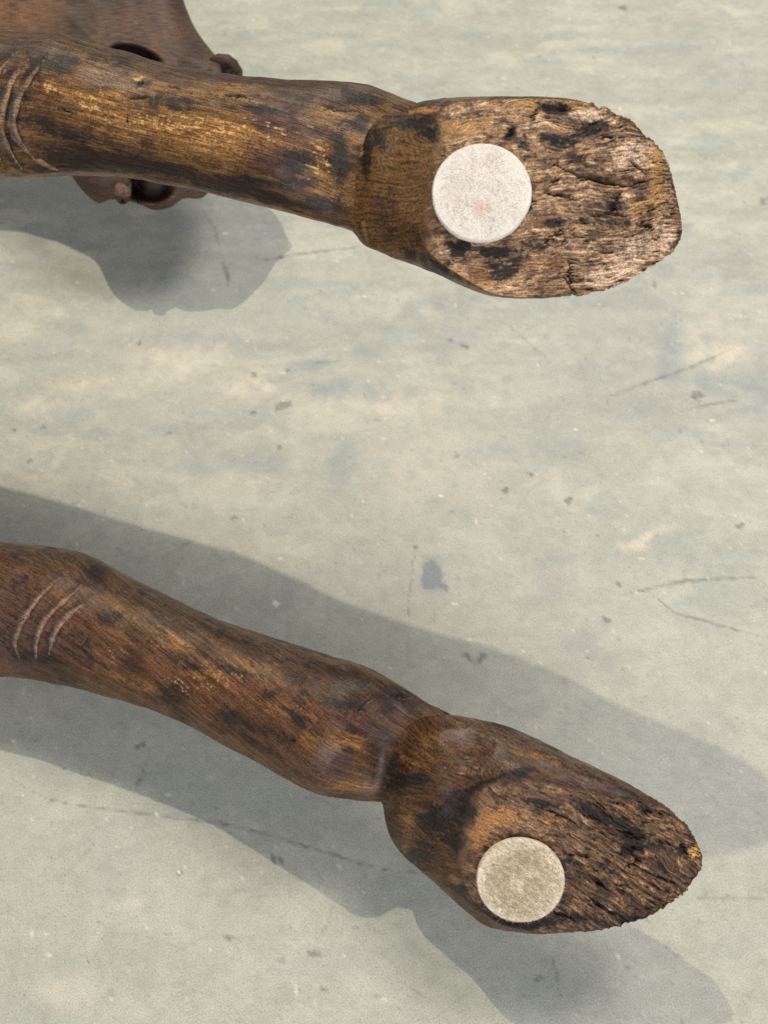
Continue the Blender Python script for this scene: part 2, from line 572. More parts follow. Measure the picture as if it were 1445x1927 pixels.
    return o


build_floor()

# ------------------------------------------------------------------ the carved stool
ROOT = np.array([-0.40, 0.40, 0.0])
stool = bpy.data.objects.new("carved_stool", None)
scn.collection.objects.link(stool)
stool.location = ROOT
stool.empty_display_size = 0.1
stool["label"] = "dark carved wooden stool tipped over on the concrete floor, felt pads under its feet"
stool["category"] = "stool"

DARK = np.array([0.0145, 0.0095, 0.0075])
GOLD = np.array([0.260, 0.125, 0.040])
BROWN = np.array([0.094, 0.043, 0.019])
RED = np.array([0.062, 0.024, 0.016])
GREYB = np.array([0.088, 0.055, 0.034])
OCHRE = np.array([0.138, 0.069, 0.023])
TAN = np.array([0.34, 0.200, 0.108])
PALE = np.array([0.56, 0.385, 0.235])


def build_shaft(keys, dep, kdepth, spec, ns=980, nv=270):
    """a leg shaft swept through stations (top edge, bottom edge); dep(x) is the distance of its middle"""
    K = cat(keys, ns)
    T, B = K[:, 0:2], K[:, 2:4]
    mx = (T[:, 0] + B[:, 0]) / 2
    d = dep(mx)
    T3, B3 = at(T[:, 0], T[:, 1], d), at(B[:, 0], B[:, 1], d)
    M = (T3 + B3) / 2
    lat = (T3 - B3) / 2
    ax = unit(np.gradient(M, axis=0))
    fr = unit(np.cross(ax, lat))
    if np.mean(np.sum(fr * (CAM - M), -1)) < 0:
        fr = -fr
    hw = np.linalg.norm(lat, axis=-1)
    th = np.linspace(0, 2 * math.pi, nv, endpoint=False) + math.pi / 2
    c, s = np.cos(th), np.sin(th)
    # slightly squared-off round
    thin = 1 - spec['neck'][2] * sstep(spec['neck'][0], spec['neck'][1], mx)      # narrows into the groove above the foot
    kf = np.where(c[None, :] > 0, kdepth * thin[:, None], kdepth * 1.12)
    P = M[:, None] + lat[:, None] * s[None, :, None] + fr[:, None] * (hw[:, None] * kf * c[None, :] * (1 + 0.05 * (s[None, :] * c[None, :]) ** 2))[..., None]
    v = s[None, :] * np.ones((ns, 1))
    front = c[None, :] * np.ones((ns, 1))
    X = (T[:, None, 0] + B[:, None, 0]) / 2 + (T[:, None, 0] - B[:, None, 0]) / 2 * v
    Y = (T[:, None, 1] + B[:, None, 1]) / 2 + (T[:, None, 1] - B[:, None, 1]) / 2 * v
    qq = P - CAM
    zz = qq[..., 1] * cs - qq[..., 2] * sn
    seen = (zz > 0.05) & (X > -500)
    X = np.where(seen, PW / 2 + FPX * qq[..., 0] / np.maximum(zz, 0.05), X)
    Y = np.where(seen, PH / 2 - FPX * (qq[..., 1] * sn + qq[..., 2] * cs) / np.maximum(zz, 0.05), Y)
    Y = Y + np.where(front < 0, 2000 + 300 * front, 0)       # the far side gets marks of its own
    arc = np.concatenate([[0], np.cumsum(np.linalg.norm(np.diff(M, axis=0), axis=1))])
    G = np.stack([arc[:, None] * np.ones((1, nv)), (th * 0.03)[None, :] + spec['twist'] * (arc[:, None] - arc[-1]), front * 0.004], -1)
    nrm = grid_normals(P)
    lump = fbm(P * 70, 3, 101 + spec['seed']) * 0.0007 + fbm(G * np.array([60, 420, 300]), 4, 111) * 0.00016
    disp = lump
    groove = np.zeros(X.shape)
    for g in spec['grooves']:
        sp_ = smooth_path(g['p'])
        dd, tt = seg_dist(X + vnoise(P * 500, 3) * 1.2, Y + vnoise(P * 500, 4) * 1.2, sp_)
        ww = g['w'] * np.clip(np.minimum(tt, 1 - tt) / 0.25, 0.25, 1) * (1 + 0.45 * vnoise(P * 330, 5))
        groove = np.maximum(groove, sstep(1.0, 0.35, dd / ww))
        disp = disp - g['d'] * sstep(1.0, 0.1, dd / ww) + g['d'] * 0.55 * sstep(0.6, 1.0, dd / ww / 1.6) * sstep(2.4, 1.0, dd / ww / 1.6)
    groove_shade = np.zeros(X.shape)  # one-sided shade painted along each groove so it reads as cut in
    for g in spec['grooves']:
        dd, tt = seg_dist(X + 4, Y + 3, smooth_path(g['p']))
        groove_shade = np.maximum(groove_shade, sstep(2.2, 0.9, dd / g['w']))
    crack = np.zeros(X.shape)
    for p, wd in spec['cracks']:
        k = stroke(X + vnoise(P * 700, 31) * 3, Y + vnoise(P * 700, 32) * 3, p, wd, 0.4)
        crack = np.maximum(crack, np.clip(k * 1.6, 0, 1))
    disp = disp - crack * 0.0007
    bump_ = blobs(X, Y, [b[:-1] for b in spec['bumps']]) if False else 0
    for b in spec['bumps']:
        disp = disp + b[0] * blob(X, Y, *b[1:])
    P = P + nrm * disp[..., None]

    # ---- colour: oil, soot, hand-worn wood, painted sheen and crease shade
    e1 = fbm(P * np.array([150, 150, 150]), 5, 201 + spec['seed'], 0.6)
    e2 = fbm(G * np.array([70, 360, 200]), 5, 211 + spec['seed'], 0.62)
    e3 = fbm(P * 900, 3, 221)
    e4 = fbm(P * 55, 4, 231 + spec['seed'])
    e5 = fbm(G * np.array([350, 1500, 700]), 3, 241)
    col = np.ones(P.shape) * spec['base']
    col = lerp(col, spec['alt'], sstep(-0.1, 0.4, e4 + 0.3 * e2))
    for c_, lst, soft in spec['stains_shading']:
        f = blobs(X, Y, lst)
        col = lerp(col, c_, 0.9 * sstep(0.42 - soft, 0.58 + soft, f * 0.9 + (0.75 * e1 + 0.6 * e2 + 0.40 * e3 + 0.35 * e5) * np.minimum(f * 3, 1)))
    # overall dark speckle and lighter fibres
    e6 = fbm(G * np.array([28, 620, 300]) + np.stack([e4, e4 * 1.5, e4], -1) * 0.5, 4, 251 + spec['seed'], 0.6)
    fl = sstep(-0.25, 0.40, e6 + 0.35 * e3)
    soft_ = spec['streak'] * (1 - 0.75 * blobs(X, Y, spec['smooth']).clip(0, 1))
    col = col * (1.0 + soft_ * (0.92 * fl - 0.46) + 0.25 * e1)[..., None]
    col = lerp(col, DARK * 1.4, sstep(0.12, 0.45, -e6 * 0.8 + 0.6 * e1) * 0.62 * soft_)
    dk = sstep(0.12, 0.40, e1 * 0.6 + e2 * 0.6 + e3 * 0.3 + e5 * 0.3) * spec['soot']
    col = lerp(col, DARK * 1.3, dk)
    glint = sstep(0.36, 0.56, e3 * 0.40 + e6 * 0.45 + e5 * 0.65 + 0.22 * blobs(X, Y, spec['bare_glints']))  # worn fibres with bright glints painted into the colour
    col = lerp(col, (0.58, 0.33, 0.12), glint * np.clip(blobs(X, Y, spec['bare_glints']) * 1.3, 0.0, 1))
    col = lerp(col, DARK * 1.5, groove_shade * np.clip(0.5 + 0.6 * e1, 0, 1) * 0.8)
    col = lerp(col, spec['groove_col'], groove * np.clip(0.75 + 0.5 * e1, 0, 1))
    col = lerp(col, DARK * 0.6, crack)
    mask = np.stack([np.clip(0.22 + 0.6 * e1 + 0.5 * e3 + groove, 0, 1), dk, glint], -1)
    end = np.arange(nv)
    quads = grid_quads(ns, nv)
    o = mesh_from("leg", P - ROOT, quads, WOOD, stool, {"albedo": np.clip(col, 0.004, 0.9), "mask": mask}, G)
    return o


def build_foot(leg, keys, pc_px, pc_d, nrm_tilt, spec, ns=470, nf=330, nb=80):
    """hoof-like foot block: side wall, then a rough cut sole.  key row: Tx Ty Bx By offT offB g eT eB wb
    off = how far the outline lies behind the sole, g = how far the front bulges out to the sole,
    e = share of the width taken by the side wall"""
    K = cat(keys, ns)
    T, B = K[:, 0:2].copy(), K[:, 2:4].copy()
    offT, offB, g, eT, eB, wb = [K[:, i] for i in range(4, 10)]
    g = np.clip(g, 0, 1); eT = np.clip(eT, 0.02, 1); eB = np.clip(eB, 0.02, 1)
    Pc = at(*pc_px, pc_d)
    tocam = unit(CAM - Pc)
    n = unit(tocam + np.array(nrm_tilt))
    ipl = lambda r: ((Pc - CAM) @ n) / (r @ n)
    # crumbled rim
    rj = spec['rim']
    along = np.arange(ns)
    q = np.stack([T[:, 0] * 0.05, T[:, 1] * 0.05, np.zeros(ns)], -1)
    amp = sstep(rj[0], rj[1], T[:, 0]) * rj[2]
    mid = (T + B) / 2
    T += unit(T - mid) * ((fbm(q * 1.6, 4, 301, .7)) * amp)[:, None]
    q = np.stack([B[:, 0] * 0.05, B[:, 1] * 0.05, np.zeros(ns) + 7], -1)
    amp = sstep(rj[3], rj[1], B[:, 0]) * rj[2]
    B += unit(B - mid) * ((fbm(q * 1.6, 4, 302, .7)) * amp)[:, None]
    rT, rB = rays(T[:, 0], T[:, 1]), rays(B[:, 0], B[:, 1])
    T3 = CAM + rT * (ipl(rT) + offT)[:, None]
    B3 = CAM + rB * (ipl(rB) + offB)[:, None]
    # parameter round the section: front from the top edge to the bottom edge, then back
    a = np.linspace(0, math.pi, nf)
    vf = np.cos(a) * 0.55 + (1 - 2 * np.linspace(0, 1, nf)) * 0.45
    ab = np.linspace(0, math.pi, nb + 2)[1:-1]
    vb = -np.cos(ab)
    F = tocam
    E = lambda v: B3[:, None] + (T3 - B3)[:, None] * ((v + 1) / 2)[None, :, None]
    Pf = E(vf)
    D = ((Pc - Pf) @ n) / (F @ n)               # distance out to the sole plane
    t = np.where(vf[None, :] > 0, 1, 0)
    rt = np.clip((1 - vf)[None, :] / (2 * eT[:, None]), 0, 1)
    rb = np.clip((1 + vf)[None, :] / (2 * eB[:, None]), 0, 1)
    prof = np.minimum(np.sqrt(np.maximum(1 - (1 - rt) ** 2, 0)), np.sqrt(np.maximum(1 - (1 - rb) ** 2, 0)))
    raw = prof * (1 + 0.16 * sstep(0.80, 1.0, g))[:, None]
    prof = np.minimum(raw, 1)
    Pf = Pf + F * (D * g[:, None] * prof)[..., None]
    rag = fbm(Pf * 260, 4, 306, .65) * 0.045
    edge_q = np.where(g[:, None] > 0.8, raw, g[:, None] * prof) + rag
    sole = sstep(0.955, 1.0, edge_q) * sstep(0.86, 0.97, g[:, None] + rag)
    lip = sstep(0.88, 0.955, edge_q) * (1 - sole) * sstep(0.86, 0.97, g[:, None])
    Pb = E(vb) - F * (wb[:, None] * np.sin(ab)[None, :])[..., None]
    P = np.concatenate([Pf, Pb], 1)
    nv = nf + nb
    v = np.concatenate([vf, vb])[None, :] * np.ones((ns, 1))
    X = (T[:, None, 0] + B[:, None, 0]) / 2 + (T[:, None, 0] - B[:, None, 0]) / 2 * v
    Y = (T[:, None, 1] + B[:, None, 1]) / 2 + (T[:, None, 1] - B[:, None, 1]) / 2 * v
    isb = np.concatenate([np.zeros(nf), np.ones(nb)])[None, :] * np.ones((ns, 1))
    # perspective shift of the raised front: where a point really shows
    qq = P - CAM
    zz = qq[..., 1] * cs - qq[..., 2] * sn
    X = PW / 2 + FPX * qq[..., 0] / zz
    Y = PH / 2 - FPX * (qq[..., 1] * sn + qq[..., 2] * cs) / zz + isb * 2500
    sole = np.concatenate([sole, np.zeros((ns, nb))], 1)
    lip = np.concatenate([lip, np.zeros((ns, nb))], 1)
    nrm = grid_normals(P)
    # frame in the sole: u along the grain, w across
    ga = math.radians(spec['grain'])
    sx = X * 0.0002; sy = Y * 0.0002
    warp = fbm(np.stack([sx * 60, sy * 60, sx * 0], -1), 3, 311) * 0.004
    U = sx * math.cos(ga) + sy * math.sin(ga) + warp
    Wv = -sx * math.sin(ga) + sy * math.cos(ga) + warp * 0.8
    G3 = np.stack([U, Wv, isb * 0.1], -1)
    r1 = ridge(G3 * np.array([85, 560, 1]), 5, 321 + spec['seed'])
    r2 = fbm(G3 * np.array([330, 1500, 1]), 4, 331 + spec['seed'], .65)
    r3 = fbm(G3 * np.array([60, 110, 1]), 3, 341 + spec['seed'])
    pit = sstep(0.30, 0.62, fbm(G3 * np.array([230, 760, 1]), 3, 351 + spec['seed']))
    crack = np.zeros(X.shape)
    for p, wd in spec['cracks']:
        k = stroke(X + r2 * 9, Y + r2 * 9, p, wd, 0.4)
        crack = np.maximum(crack, np.clip(k * 1.5, 0, 1))
    far = sstep(*spec['rough_from'], X)          # rougher away from the pad
    crumb = fbm(G3 * np.array([620, 760, 1]), 3, 356 + spec['seed'], .6)
    rel = crumb * 0.0006 + (r1 - 0.45) * 0.0009 + r2 * 0.0007 + r3 * 0.0009 - pit * 0.0008 * (0.4 + far)
    disp = sole * rel * (0.45 + 0.75 * far) * spec['rough'] - crack * 0.0014 * np.clip(sole + .3, 0, 1)
    disp += (1 - sole) * (fbm(P * 80, 3, 361) * 0.0006 + fbm(P * 500, 3, 371) * 0.00010)
    for b in spec['bumps']:
        disp += b[0] * blob(X, Y, *b[1:])
    sharp = 1 - sstep(0.0, 0.06, 1 - np.abs(v)) * 0.0
    P = P + nrm * (disp * sharp)[..., None]

    # ---- colour
    e1 = fbm(P * 150, 5, 401 + spec['seed'], 0.6)
    e3 = fbm(P * 1000, 3, 421)
    wa = math.radians(spec['wall_grain'])
    Gw = np.stack([(sx * math.cos(wa) + sy * math.sin(wa)) * 90, (-sx * math.sin(wa) + sy * math.cos(wa)) * 520, isb], -1)
    e2 = fbm(Gw + np.stack([e1, e1, e1], -1) * 0.6, 5, 431 + spec['seed'], .62)
    col = np.ones(P.shape) * spec['wall']
    col = lerp(col, spec['wall_alt'], sstep(-0.15, 0.35, e2))
    for c_, lst, soft in spec['wall_stains_shading']:
        f = blobs(X, Y, lst)
        col = lerp(col, c_, sstep(0.5 - soft, 0.5 + soft, f + (0.75 * e1 + 0.7 * e2 + 0.4 * e3) * np.minimum(f * 3, 1)) * (1 - 0.3 * sole))
    col = col * (0.8 + 0.45 * sstep(0.05, 0.4, e2 + .3 * e3))[..., None]
    col = lerp(col, DARK * 1.6, np.clip(lip * (0.6 + 1.2 * e1) * spec['lip'], 0, 1))
    sc = np.ones(P.shape) * spec['sole']
    sc = lerp(sc, spec['sole_hi'], sstep(0.55, 0.85, r1 + 0.35 * r2) * 0.85)
    sc = lerp(sc, spec['sole_lo'], sstep(-0.05, 0.40, e1 * 0.8 + r3 * 0.5 + 0.2 * r2) * 0.85)
    e7 = fbm(G3 * np.array([260, 420, 1]), 4, 461 + spec['seed'], .65)
    sc = lerp(sc, DARK * 1.7, sstep(0.08, 0.40, e7 + 0.45 * e1 + 0.2 * e3) * spec['soot'])
    sc = lerp(sc, DARK * 1.6, np.clip(sstep(0.5, 0.2, r1 + 0.2 * r2) * 0.5 * far + pit * 0.45, 0, .92))
    sc = sc * (1 + 0.5 * e3 + 0.3 * r2 + 0.55 * crumb)[..., None]
    for c_, lst, soft in spec['sole_stains_shading']:
        f = blobs(X, Y, lst)
        sc = lerp(sc, c_, sstep(0.5 - soft, 0.5 + soft, f * 0.9 + (0.8 * e1 + 0.5 * r2 + 0.5 * e3) * np.minimum(f * 3, 1)))
    col = col + (sc - col) * sole[..., None]
    col = lerp(col, DARK * 0.7, crack * np.clip(sole + .4, 0, 1) * np.clip(0.75 + 0.8 * e1, 0.2, 1))
    mask = np.stack([np.clip(0.25 + 0.7 * e1 + 0.75 * sole, 0, 1), pit * sole, e2 * 0], -1)
    G = np.stack([X * 0.0002, Y * 0.0002, isb * 0.1], -1)
    Gr = np.stack([U, Wv, isb * 0.1], -1)
    G = Gr * np.stack([0.9 + 0.1 * sole, 0.65 + 0.35 * sole, sole * 0 + 1], -1)
    quads = grid_quads(ns, nv)
    o = mesh_from("foot", P - ROOT, quads, WOOD, leg, {"albedo": np.clip(col, 0.004, 0.9), "mask": mask}, G)
    return o, Pc, n, F


def blend_joint(a, b, k):
    """soften the crease where two carved volumes meet: each surface swells where it comes near the other"""
    from mathutils.kdtree import KDTree
    data = []
    for o in (a, b):
        n = len(o.data.vertices)
        co = np.empty(n * 3, np.float32); o.data.vertices.foreach_get("co", co); co = co.reshape(-1, 3)
        nn = np.empty(n * 3, np.float32); o.data.vertex_normals.foreach_get("vector", nn); nn = nn.reshape(-1, 3)
        c = co.mean(0)
        data.append((co, nn))
    lo = np.maximum(data[0][0].min(0), data[1][0].min(0)) - 2 * k
    hi = np.minimum(data[0][0].max(0), data[1][0].max(0)) + 2 * k
    pick = [np.nonzero(np.all((co > lo) & (co < hi), 1))[0] for co, nn in data]
    moves = []
    for i in (0, 1):
        co, nn = data[i]
        oc, on = data[1 - i]
        src = pick[1 - i]
        kd = KDTree(len(src))
        for m, p in enumerate(oc[src].tolist()):
            kd.insert(p, m)
        kd.balance()
        idx = pick[i]
        near = np.array([kd.find(p)[1] for p in co[idx].tolist()], int)
        q = src[near]
        dv = co[idx] - oc[q]
        d = np.linalg.norm(dv, axis=1)
        side = np.sum(dv * on[q], 1)
        rim_ = (q < 1300) | (q > len(oc) - 1300)          # open end of the other piece
        d = np.where((side < 0) & ~rim_, 0.0, d)
        d = np.where(rim_, d + 0.5 * k, d)
        h = np.clip(1 - d / k, 0, 1)
        if i == 1:                                        # only the heel end of the foot
            h = h * (1 - sstep(0.15, 0.24, idx / len(co)))
        moves.append((idx, nn[idx] * (k / 4 * h * h)[:, None]))
    for (idx, mv), (co, nn), o in zip(moves, data, (a, b)):
        co[idx] += mv
        o.data.vertices.foreach_set("co", np.ascontiguousarray(co).ravel())
        o.data.update()


def felt_pad(leg, Pc, n, centre_px, rpx, mat, thick, lift, seed, nfib, flen, tint, stain=None, lie=0.6, tilt=(0, 0, 0), var=0.2):
    """felt disc stuck on the sole, with loose fibres"""
    rnd = np.random.RandomState(seed)
    r = rays(*centre_px)
    nn = unit(n + np.array(tilt))
    c = CAM + r * (((Pc - CAM) @ n) / (r @ n))
    ex = unit(np.cross(np.array([0, 0, 1.0]), nn)); ey = np.cross(nn, ex)
    zc = (c - CAM)[1] * cs - (c - CAM)[2] * sn
    R = rpx / FPX * zc
    na, nr = 220, 60
    ang = np.linspace(0, 2 * math.pi, na, endpoint=False)
    prof = [(0.985, 0.0)] + [(1.0, .25), (1.004, .5), (0.998, .75), (0.985, .92), (0.965, 1.0)] + [(x, 1.0) for x in np.linspace(0.945, 0.0, nr)]
    pr = np.array([p[0] for p in prof]); pz = np.array([p[1] for p in prof])
    wig = 1 + 0.006 * vnoise(np.stack([np.cos(ang) * 2.2, np.sin(ang) * 2.2, ang * 0 + seed], -1), 3) + 0.004 * vnoise(np.stack([np.cos(ang) * 14, np.sin(ang) * 14, ang * 0], -1), 5)
    x = pr[:, None] * (np.cos(ang) * wig)[None] * R
    y = pr[:, None] * (np.sin(ang) * wig)[None] * R
    z = pz[:, None] * thick * np.ones((1, na))
    pz_ = np.stack([x * 900, y * 900, x * 0 + seed], -1)
    top = sstep(0.3, 1, pz)[:, None]
    z = z + top * (fbm(pz_ * 0.12, 3, 7) * 0.00030 + fbm(pz_ * 2.2, 3, 8) * 0.00016)
    P = c + nn * (lift + z)[..., None] + ex * x[..., None] + ey * y[..., None]
    col = np.ones(P.shape) * (0.93 + 0.10 * fbm(pz_ * 0.12, 4, 9))[..., None]
    if stain:
        for (sx, sy, sr, cc, am) in stain:
            k = np.exp(-(((x / R - sx) / sr) ** 2 + ((y / R - sy) / sr) ** 2)) + 0.35 * fbm(pz_ * 0.9, 3, 12)
            col = lerp(col, cc, sstep(0.45, 0.8, k) * am)
    quads = grid_quads(len(pr), na)
    V = [P.reshape(-1, 3)]; C = [col.reshape(-1, 3)]; Q = [quads]; base = P.reshape(-1, 3).shape[0]
    # loose fibres: three-sided hairs lying over the surface and sticking out at the rim
    k = nfib
    rr = np.sqrt(rnd.rand(k)); rr[: k // 14] = 0.96 + 0.04 * rnd.rand(k // 14)
    aa = rnd.rand(k) * 2 * math.pi
    fx, fy = rr * np.cos(aa) * R, rr * np.sin(aa) * R
    d = rnd.randn(k, 3) * np.array([1, 1, 0.35])
    d[:, 0] += lie * tint[3]; d[:, 1] += lie * tint[4]
    d[:, 2] = np.abs(d[:, 2]) * 0.6 + 0.08
    rim = rr > 0.93
    d[rim, 0] += np.cos(aa[rim]) * 0.3; d[rim, 1] += np.sin(aa[rim]) * 0.3; d[rim, 2] -= 0.1
    d = unit(d)
    ln = flen * (0.4 + rnd.rand(k) ** 2 * 1.3) * np.where(rim, 0.25, np.where(rr > 0.8, 0.4, 1))
    curl = rnd.randn(k, 3) * 0.5
    ns_ = 5
    rad = 0.00003 + 0.00002 * rnd.rand(k)
    z0 = np.where(rim, rnd.rand(k) * thick, thick + 0.00003)
    fib = []
    for s in range(ns_):
        u = s / (ns_ - 1)
        pl = np.stack([fx, fy, z0], -1) + (d * u + curl * u * u * np.array([1, 1, 0.25])) * ln[:, None]
        pl[:, 2] = np.maximum(pl[:, 2], np.where(np.hypot(pl[:, 0], pl[:, 1]) < R * 0.99, thick - 0.00002, -1) + 0.00006 * math.sin(u * 3.1))
        fib.append(pl)
    fib = np.stack(fib, 1)
    tz = unit(np.gradient(fib, axis=1))
    s1 = unit(np.cross(tz, np.array([0.3, 0.2, 1.0]))); s2 = np.cross(tz, s1)
    rg = []
    for j in range(3):
        a_ = j * 2 * math.pi / 3
        tap = np.linspace(1, 0.35, ns_)[None, :, None]
        rg.append(fib + (s1 * math.cos(a_) + s2 * math.sin(a_)) * rad[:, None, None] * tap)
    rg = np.stack(rg, 2)                                 # k, ns, 3, xyz
    loc = c + nn * (lift + rg[..., 2])[..., None] + ex * rg[..., 0][..., None] + ey * rg[..., 1][..., None]
    V.append(loc.reshape(-1, 3))
    bright = (1 - var / 2 + var * rnd.rand(k))[:, None, None, None] * np.ones((k, ns_, 3, 3)) * np.array(tint[:3])
    C.append(bright.reshape(-1, 3))
    idx = base + np.arange(k * ns_ * 3).reshape(k, ns_, 3)
    i0 = idx[:, :-1, :]; i1 = idx[:, 1:, :]
    Q.append(np.stack([i0, i1, np.roll(i1, -1, 2), np.roll(i0, -1, 2)], -1).reshape(-1, 4))
    o = mesh_from("felt_pad", np.concatenate(V) - ROOT, np.concatenate(Q), mat, leg, {"albedo": np.clip(np.concatenate(C), 0, 1.2)})
    return o


# ---- upper leg -------------------------------------------------------------
KD_U, KD_L = 0.85, 0.85
UP_D = lambda x: 0.4007 - 0.058 * (x - 640) / 1000
upper_keys = [
    (-900, 10, -900, 330), (-600, 30, -600, 330), (-300, 55, -300, 332), (-120, 66, -120, 332), (0, 69, 0, 329), (70, 69, 65, 328), (130, 72, 125, 325),
    (190, 88, 190, 326), (250, 105, 255, 336), (340, 129, 330, 349), (450, 146, 430, 371), (540, 156, 520, 393),
    (640, 157, 600, 413), (700, 164, 650, 424), (750, 181, 700, 420), (800, 215, 760, 395), (830, 260, 810, 350)]
upper_spec = dict(
    seed=1, base=OCHRE * 1.2, alt=BROWN * 0.9, soot=0.65,
    grooves=[dict(p=[(60, 104), (22, 152), (7, 205), (4, 245), (20, 287), (42, 318)], w=6.5, d=0.0009),
             dict(p=[(88, 110), (53, 152), (33, 194), (26, 230), (38, 266), (66, 298)], w=6.5, d=0.0009),
             dict(p=[(30, 98), (0, 131), (-14, 180), (-18, 240), (-4, 290), (10, 322)], w=5.2, d=0.0007),
             dict(p=[(66, 298), (90, 312), (110, 320)], w=6, d=0.0006)],
    groove_col=(0.29, 0.18, 0.10),
    cracks=[([(235, 188), (265, 185), (280, 178)], 4), ([(400, 182), (440, 180), (470, 188)], 3), ([(255, 165), (270, 150)], 5), ([(238, 222), (242, 235)], 3), ([(310, 160), (340, 166)], 3),
            ([(100, 200), (140, 215)], 2), ([(600, 205), (690, 212)], 2.5)],
    bumps=[(-0.0016, 720, 235, 45, 34), (0.0012, 640, 175, 70, 25), (-0.0010, 628, 330, 16, 70), (0.001, 600, 290, 60, 50)],
    stains_shading=[
        (GREYB * 0.85, [(1.0, 300, 120, 300, 36, 8), (1.0, 650, 172, 130, 26), (.9, 60, 85, 90, 26)], 0.35),  # greyish sheen along the top side, painted as colour
        (GOLD * 1.15, [(1.0, 280, 235, 150, 36, 6), (1.0, 400, 250, 150, 42, 5), (.9, 480, 300, 130, 40, 8), (.8, 110, 165, 60, 16, 20), (.8, 560, 240, 40, 18), (1.0, 200, 180, 40, 18), (.9, 605, 310, 20, 70), (.75, 640, 220, 70, 14, 10)], 0.35),  # worn gold wood, plus the side's highlight band painted in
        (RED, [(1.0, 530, 225, 60, 40, 10), (.8, 490, 300, 60, 40), (.9, 540, 310, 60, 28), (.7, 90, 280, 90, 26, 10), (.7, 600, 270, 50, 40)], 0.3),
        (DARK * 1.15, [(1.0, 100, 240, 75, 15, 14), (1.0, 150, 290, 130, 20, 8), (1.0, 200, 315, 160, 10), (.9, 340, 325, 140, 14, 10), (1.0, 500, 370, 150, 14, 12), (1.0, 470, 340, 40, 12),
                   (1.0, 570, 310, 80, 24, 10), (1.1, 640, 290, 16, 70), (.9, 480, 205, 80, 10, 4), (1.0, 660, 185, 24, 14, 20), (1.1, 672, 235, 28, 22), (.9, 120, 120, 60, 20), (1.0, 60, 150, 16, 60, 20),  # the upright patch at the ankle crease is painted shade
                   (.9, 190, 165, 34, 14), (.9, 270, 158, 20, 10), (.9, 330, 195, 60, 12, 8), (.85, 210, 112, 70, 12), (.8, 18, 200, 16, 80), (.8, -60, 200, 60, 100), (.9, 560, 345, 60, 12), (.8, 620, 380, 50, 20), (.7, 700, 190, 30, 12)], 0.25),
        (GREYB * 2.0, [(.9, 190, 150, 46, 18, 10), (.8, 170, 140, 20, 10), (.7, 250, 165, 30, 8), (.6, 420, 160, 90, 6, 8)], 0.3),
        ((0.42, 0.24, 0.07), [(.85, 262, 147, 14, 5, -10)], 0.2),
    ],
    bare_glints=[(1.0, 300, 228, 110, 26, 6), (1.0, 430, 245, 110, 30, 5), (.8, 165, 200, 40, 20), (.7, 90, 165, 40, 12, 20), (.8, 600, 310, 26, 50), (.5, 200, 180, 50, 20), (.4, 560, 240, 50, 20), (.4, 400, 160, 120, 10)])
upper_spec['neck'] = (500, 700, 0.95)
upper_spec['twist'] = 0.08
upper_spec['streak'] = 0.5
upper_spec['smooth'] = [(0.5, 560, 300, 120, 90)]
leg_u = build_shaft(upper_keys, UP_D, KD_U, upper_spec)

#            T            B        offT   offB    g     eT   eB    wb
upper_foot = [
    (652, 300, 649, 345, 0.034, 0.034, 0.00, 0.5, 0.5, 0.0060),
    (664, 268, 655, 392, 0.033, 0.033, 0.10, 0.5, 0.5, 0.0120),
    (692, 240, 666, 428, 0.031, 0.031, 0.28, 0.5, 0.5, 0.0156),
    (735, 212, 686, 460, 0.029, 0.029, 0.52, 0.5, 0.5, 0.0174),
    (780, 194, 728, 481, 0.026, 0.026, 0.64, .46, .46, 0.0180),
    (815, 188, 772, 496, 0.023, 0.024, 0.79, .24, .30, 0.0180),
    (848, 185, 810, 510, 0.020, 0.021, 0.94, .13, .22, 0.0180),
    (905, 182, 862, 533, 0.014, 0.016, 1.00, .08, .13, 0.0174),
    (985, 181, 925, 557, 0.009, 0.010, 1.00, .05, .05, 0.0162),
    (1060, 186, 1000, 562, 0.006, 0.006, 1.00, .03, .03, 0.0144),
    (1125, 200, 1078, 554, 0.004, 0.004, 1.00, .02, .02, 0.0126),
    (1178, 222, 1138, 547, 0.003, 0.003, 1.00, .02, .02, 0.0108),
    (1222, 260, 1195, 520, 0.003, 0.003, 1.00, .02, .02, 0.0090),
    (1250, 302, 1238, 491, 0.003, 0.003, 1.00, .02, .02, 0.0072),
    (1264, 345, 1266, 468, 0.003, 0.003, 1.00, .02, .02, 0.0054),
    (1273, 385, 1277, 450, 0.003, 0.003, 1.00, .02, .02, 0.0036),
    (1278, 412, 1280, 434, 0.003, 0.003, 1.00, .02, .02, 0.003)]
